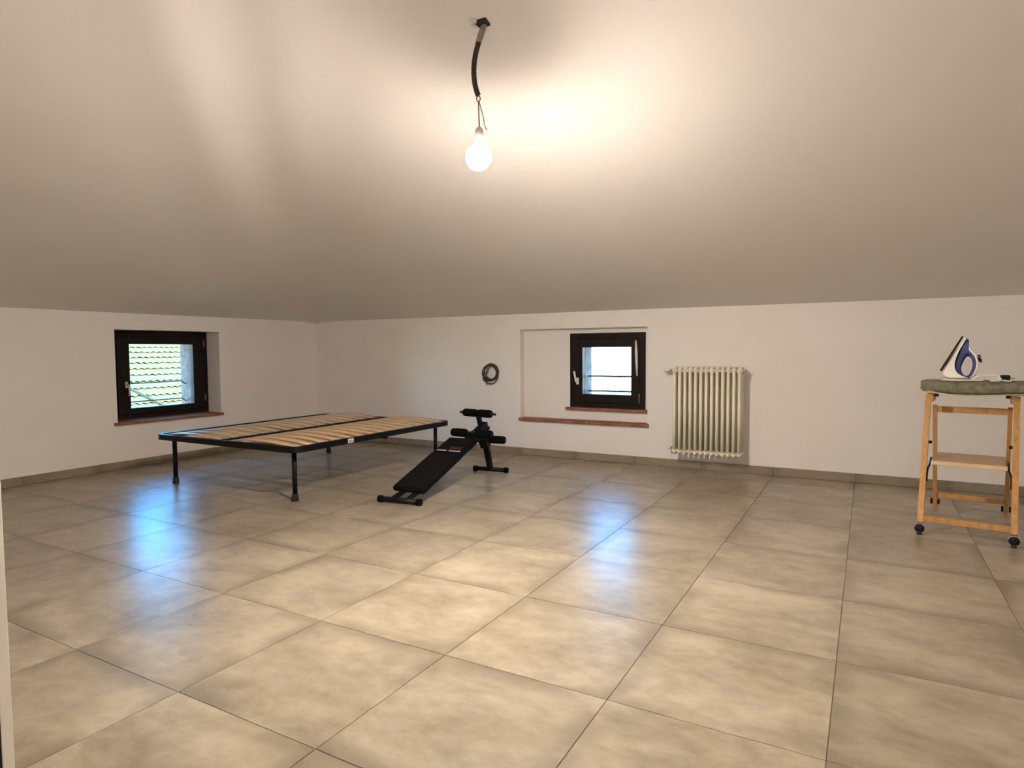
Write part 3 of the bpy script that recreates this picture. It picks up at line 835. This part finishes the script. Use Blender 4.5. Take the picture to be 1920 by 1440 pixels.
# ------------------------------------------------------------------ folding step stool with ironing board top
IB = (2.75, 3.09, 0.0); IROT = R(-8)
def ironing():
    root = empty('ironing_board_ladder', IB, IROT)
    tag(root, 'wooden folding step ladder with grey green padded ironing board top', 'ironing board')
    W = 0.424
    def fl(z): return 0.48*(z-0.03)          # y of the front legs at height z
    def rl(z): return 0.745-0.355*z          # y of the rear legs
    for x in (0.0, W):
        m = MB(); m.bar((x, fl(0.060), 0.060), (x, fl(0.775), 0.775), 0.034, 0.029, up=(1, 0, 0)); leg = m.build('front_leg', 'board_wood', root)
        # round caster cap
        m = MB(); m.lathe([(0.006, -0.026), (0.018, -0.024), (0.0245, -0.015), (0.0245, -0.010)], (x, -0.012, 0.037), axis='y', seg=20); m.build('caster_cap', 'black_plastic', leg)
        m = MB(); m.lathe([(0.0265, -0.012), (0.0265, 0.010), (0.020, 0.016)], (x, -0.010, 0.0355), axis='y', seg=20); m.build('caster_rim', 'grey_rim', leg)
        m = MB(); m.box(x-0.013, x+0.013, -0.020, 0.010, 0.0, 0.012, 0.003); m.build('foot_pad', 'black_plastic', leg)
    for x in (0.026, W-0.026):
        m = MB(); m.bar((x, rl(0.004), 0.004), (x, rl(0.70), 0.70), 0.040, 0.022, up=(1, 0, 0)); leg = m.build('rear_leg', 'board_wood', root)
        for s in (-1, 1):
            m = MB(); m.lathe([(0.016, -0.006), (0.019, -0.003), (0.019, 0.003), (0.016, 0.006)], (x+s*0.0195, rl(0.05)+0.004, 0.050), axis='x', seg=16); m.build('wheel', 'black_plastic', leg)
    # rails
    m = MB(); m.box(0.012, W-0.012, fl(0.085)-0.010, fl(0.085)+0.010, 0.070, 0.102, 0.002); m.build('front_rail', 'board_wood', root)
    m = MB(); m.box(0.037, W-0.037, rl(0.10)-0.011, rl(0.10)+0.011, 0.082, 0.114, 0.002); m.build('rear_rail', 'board_wood', root)
    m = MB(); m.box(0.037, W-0.037, rl(0.68)-0.010, rl(0.68)+0.010, 0.660, 0.698, 0.002); m.build('top_rail', 'board_wood', root)
    # step with pale front edge
    sy0, sy1 = 0.150, 0.555
    m = MB(); m.box(0.040, W-0.040, sy0+0.012, sy1, 0.385, 0.403, 0.002); st = m.build('step', 'step_wood', root)
    m = MB(); m.box(0.034, W-0.034, sy0-0.004, sy0+0.0115, 0.382, 0.405, 0.002); m.build('step_edge', 'edge_wood', st, 'pale front edge')
    # dark hinged stays from the step to the front legs, and pivots
    for x, s in ((0.0, 1), (W, -1)):
        m = MB(); m.tube(smooth_path([(x+s*0.030, sy0+0.10, 0.408), (x+s*0.028, sy0+0.02, 0.380), (x+s*0.018, fl(0.34)+0.02, 0.345), (x+s*0.017, fl(0.28)+0.012, 0.285)], 5), 0.0050, 8); m.build('slim_bar', 'sole', root)
        m = MB(); m.lathe([(0.009, -0.014), (0.009, 0.014)], (x+s*0.017, fl(0.50)+0.030, 0.50), axis='x', seg=12); m.build('pivot', 'black_plastic', root)
        m = MB(); m.box(x+s*0.012-0.016, x+s*0.012+0.016, fl(0.74)-0.01, rl(0.70)+0.02, 0.738, 0.792, 0.003); m.build('hinge_block', 'board_wood', root)
        m = MB(); m.box(x+s*0.040-0.011, x+s*0.040+0.011, fl(0.75)+0.00, fl(0.75)+0.05, 0.768, 0.792, 0.002); m.build('latch', 'black_plastic', root)
    # padded board: rounded at the left, tapering nose at the right
    yc = 0.40
    def half(x):
        if x < 0.16: return 0.165*math.sqrt(max(0.0, 1-((0.16-x)/0.205)**2))
        if x < 0.45: return 0.165
        t = (x-0.45)/0.47
        return 0.165*math.sqrt(max(0.0, 1-t**2.6))
    xs = [-0.0449, -0.043, -0.038, -0.028, -0.012, 0.01, 0.04, 0.08, 0.12, 0.18, 0.25, 0.32, 0.39, 0.46, 0.53, 0.60, 0.67, 0.74, 0.80, 0.85, 0.885, 0.905, 0.9185]
    m = MB(); seg = 24; ztop = 0.868
    for x in xs:
        h = max(half(x), 0.004)
        endf = min(1.0, h/0.085)
        sag = 0.018*math.exp(-((x-0.20)/0.20)**2)
        zb_ = 0.802-sag + (1-endf)*0.018; zt_ = ztop - (1-endf)*0.012
        for k in range(seg):
            a = 2*math.pi*k/seg
            ca, sa = math.cos(a), math.sin(a)
            ex = 0.45
            yy = h*math.copysign(abs(ca)**ex, ca)
            zz = (zt_+zb_)/2+(zt_-zb_)/2*math.copysign(abs(sa)**0.55, sa)
            m.v.append((x, yc+yy, zz))
    for i in range(len(xs)-1):
        for k in range(seg):
            m.face((i*seg+k, i*seg+(k+1) % seg, (i+1)*seg+(k+1) % seg, (i+1)*seg+k), True)
    m.face(list(range(seg))[::-1]); m.face([(len(xs)-1)*seg+k for k in range(seg)])
    bd = m.build('padded_board', 'green_cloth', root, 'grey green padded cover')
    # pale piping along the lower hem
    hp = []
    hx = [x for x in xs]
    for x in hx: hp.append((x, yc-half(x)*0.90-0.002, 0.803-0.018*math.exp(-((x-0.20)/0.20)**2)+(1-min(1, half(x)/0.085))*0.018))
    m = MB(); m.tube(hp, 0.0032, 6); m.build('hem', 'hem', bd)
    m = MB(); m.box(-0.005, 0.80, yc-0.115, yc+0.115, 0.790, 0.806, 0.003); m.build('under_panel', 'step_wood', bd)
ironing()

# ------------------------------------------------------------------ steam iron standing on its heel
def iron():
    root = empty('steam_iron', (0, 0, 0))
    # stands on the board; local x along the board, y across, z up
    Mb = Matrix.Translation(Vector(IB)) @ Matrix.Rotation(IROT, 4, 'Z')
    p = Mb @ Vector((0.152, 0.345, 0.8685))
    root.location = p; root.rotation_euler = (0, 0, IROT)
    tag(root, 'white and blue steam iron standing upright on the ironing board', 'iron')
    S = 0.000350; cx, cy = 660, 868
    def q(x, y): return ((x-cx)*S, (cy-y)*S)
    def slab(poly, hw, name, mat, hole=None, bev=0.006, taper=None):
        """polygon in the x-z plane, half thickness hw(x, z) across y"""
        P = [q(*a) for a in poly]
        m = MB()
        if hole is None:
            cxm = sum(a for a, _ in P)/len(P); czm = sum(b_ for _, b_ in P)/len(P)
            n = len(P)
            for t, sc in ((-1.0, 0.86), (-0.86, 0.96), (-0.5, 1.0), (0.5, 1.0), (0.86, 0.96), (1.0, 0.86)):
                for a, b_ in P:
                    xx, zz = cxm+(a-cxm)*sc, czm+(b_-czm)*sc
                    m.v.append((xx, t*hw(a, b_), zz))
            for l in range(5):
                for k in range(n):
                    m.face((l*n+k, l*n+(k+1) % n, (l+1)*n+(k+1) % n, (l+1)*n+k), True)
            m.face(list(range(n))[::-1]); m.face([5*n+k for k in range(n)])
        else:
            H = [q(*a) for a in hole]; n = len(P)
            for t, sc in ((-1.0, 0.25), (-0.7, 0.06), (0.0, 0.0), (0.7, 0.06), (1.0, 0.25)):
                for (a, b_), (c_, d_) in zip(P, H):
                    w = hw(a, b_)
                    m.v.append((a+(c_-a)*sc, t*w, b_+(d_-b_)*sc))
                for (a, b_), (c_, d_) in zip(P, H):
                    w = hw(a, b_)
                    m.v.append((c_+(a-c_)*sc, t*w, d_+(b_-d_)*sc))
            for l in range(4):
                for o_ in (0, n):
                    for k in range(n):
                        m.face((l*2*n+o_+k, l*2*n+o_+(k+1) % n, (l+1)*2*n+o_+(k+1) % n, (l+1)*2*n+o_+k), True)
            for l in (0, 4):
                for k in range(n):
                    m.face((l*2*n+k, l*2*n+(k+1) % n, l*2*n+n+(k+1) % n, l*2*n+n+k))
        return m.build(name, mat, root)
    ztip = (cy-130)*S
    body_hw = lambda a, b_: 0.012+0.040*max(0.0, 1-max(b_, 0)/ztip)**0.6
    slab([(708,132),(640,285),(560,430),(480,590),(425,715),(432,800),(500,846),(650,850),(800,850),(770,842),(700,815),(640,770),(600,700),(585,620),(595,520),(620,420),(655,330),(700,235),(742,150)], body_hw, 'body', 'iron_white')
    outer, inner = [], []
    # teardrop handle ring
    outer = [(752,155),(778,195),(772,330),(815,385),(860,450),(888,540),(892,620),(872,720),(835,790),(800,838),(755,830),(700,810),(650,768),(612,715),(592,640),(592,570),(606,490),(632,400),(672,295),(715,215)]
    inner = [(765,462),(775,462),(790,470),(805,485),(820,515),(832,560),(835,610),(826,670),(808,730),(785,775),(755,790),(728,780),(705,755),(690,720),(680,680),(682,640),(694,595),(710,550),(728,505),(748,472)]
    slab(outer, lambda a, b_: 0.022, 'handle', 'iron_blue', hole=inner)
    slab([(776,188),(792,300),(830,365),(880,418),(905,500),(915,600),(905,700),(870,790),(812,850),(800,838),(850,770),(880,690),(892,620),(888,540),(862,450),(815,385),(772,330),(772,240)], lambda a, b_: 0.019, 'back_spine', 'iron_white')
    slab([(868,475),(935,470),(962,520),(958,565),(930,560),(900,520)], lambda a, b_: 0.012, 'steam_button', 'black_plastic')
    slab([(895,435),(930,435),(948,455),(945,468),(905,460)], lambda a, b_: 0.010, 'spray_button', 'black_plastic')
    # heel rest
    m = MB(); a0, b0 = q(495, 868); a1, b1 = q(850, 848); m.box(a0, a1, -0.045, 0.045, 0.0, b1, 0.003); m.build('heel', 'black_plastic', root)
    # boat shaped soleplate along the slanted front
    t0 = Vector((*q(700, 128),)); t1 = Vector((*q(408, 712),))
    d = (t1-t0); ln = d.length; d.normalize(); nrm_ = Vector((-d.y, d.x))
    if nrm_.x > 0: nrm_ = -nrm_
    m = MB(); prof = []
    for k in range(13):
        u = k/12
        w = 0.056*math.sin(min(1.0, u*1.25)*math.pi/2)**0.8 if u > 0 else 0.002
        if u > 0.92: w *= 0.92
        prof.append((u, w))
    for u, w in prof:
        c_ = t0+d*ln*u
        for off in (0.0, 0.009):
            e_ = c_+nrm_*off
            m.v += [(e_.x, -w, e_.y), (e_.x, w, e_.y)]
    for k in range(12):
        b_ = k*4
        m.face((b_, b_+4, b_+5, b_+1)); m.face((b_+2, b_+3, b_+7, b_+6)); m.face((b_, b_+2, b_+6, b_+4)); m.face((b_+1, b_+5, b_+7, b_+3))
    m.face((0, 1, 3, 2)); m.face((48, 50, 51, 49))
    m.build('soleplate', 'sole', root)
    # white mains lead lying in loops, and its plug
    def L3(x, y, depth): a, b_ = q(x, y); return (a, depth, max(b_, 0.0045))
    path = [L3(880, 760, 0.0), L3(900, 800, -0.03), L3(830, 850, -0.06), L3(640, 868, -0.085), L3(500, 868, -0.075), L3(425, 866, -0.060), L3(500, 866, -0.050), L3(700, 866, -0.098), L3(830, 868, -0.070), L3(980, 868, -0.060), L3(900, 866, 0.00), L3(840, 860, -0.02), L3(900, 800, -0.05), L3(1000, 775, -0.05), L3(1120, 765, -0.06), L3(1190, 790, -0.06), L3(1215, 830, -0.075), L3(1190, 866, -0.090), L3(1120, 868, -0.100), L3(1080, 868, -0.080), L3(1110, 840, -0.05), L3(1190, 838, -0.05), L3(1280, 855, -0.07), L3(1340, 868, -0.085), L3(1345, 860, -0.04), L3(1330, 845, -0.01)]
    m = MB(); m.tube(smooth_path(path, 5), 0.0042, 8); m.build('mains_lead', 'iron_white', root, 'white mains lead')
    a0, _ = q(1205, 0); a1, _ = q(1340, 0)
    m = MB(); m.box(a0, a1, -0.040, 0.000, 0.001, 0.036, 0.006); pl = m.build('plug', 'black_plastic', root, 'black mains plug')
    for s in (-0.030, -0.010):
        m = MB(); m.tube([(a1-0.002, s, 0.018), (a1+0.020, s, 0.018)], 0.003, 8); m.build('pin', 'chrome', pl)
iron()
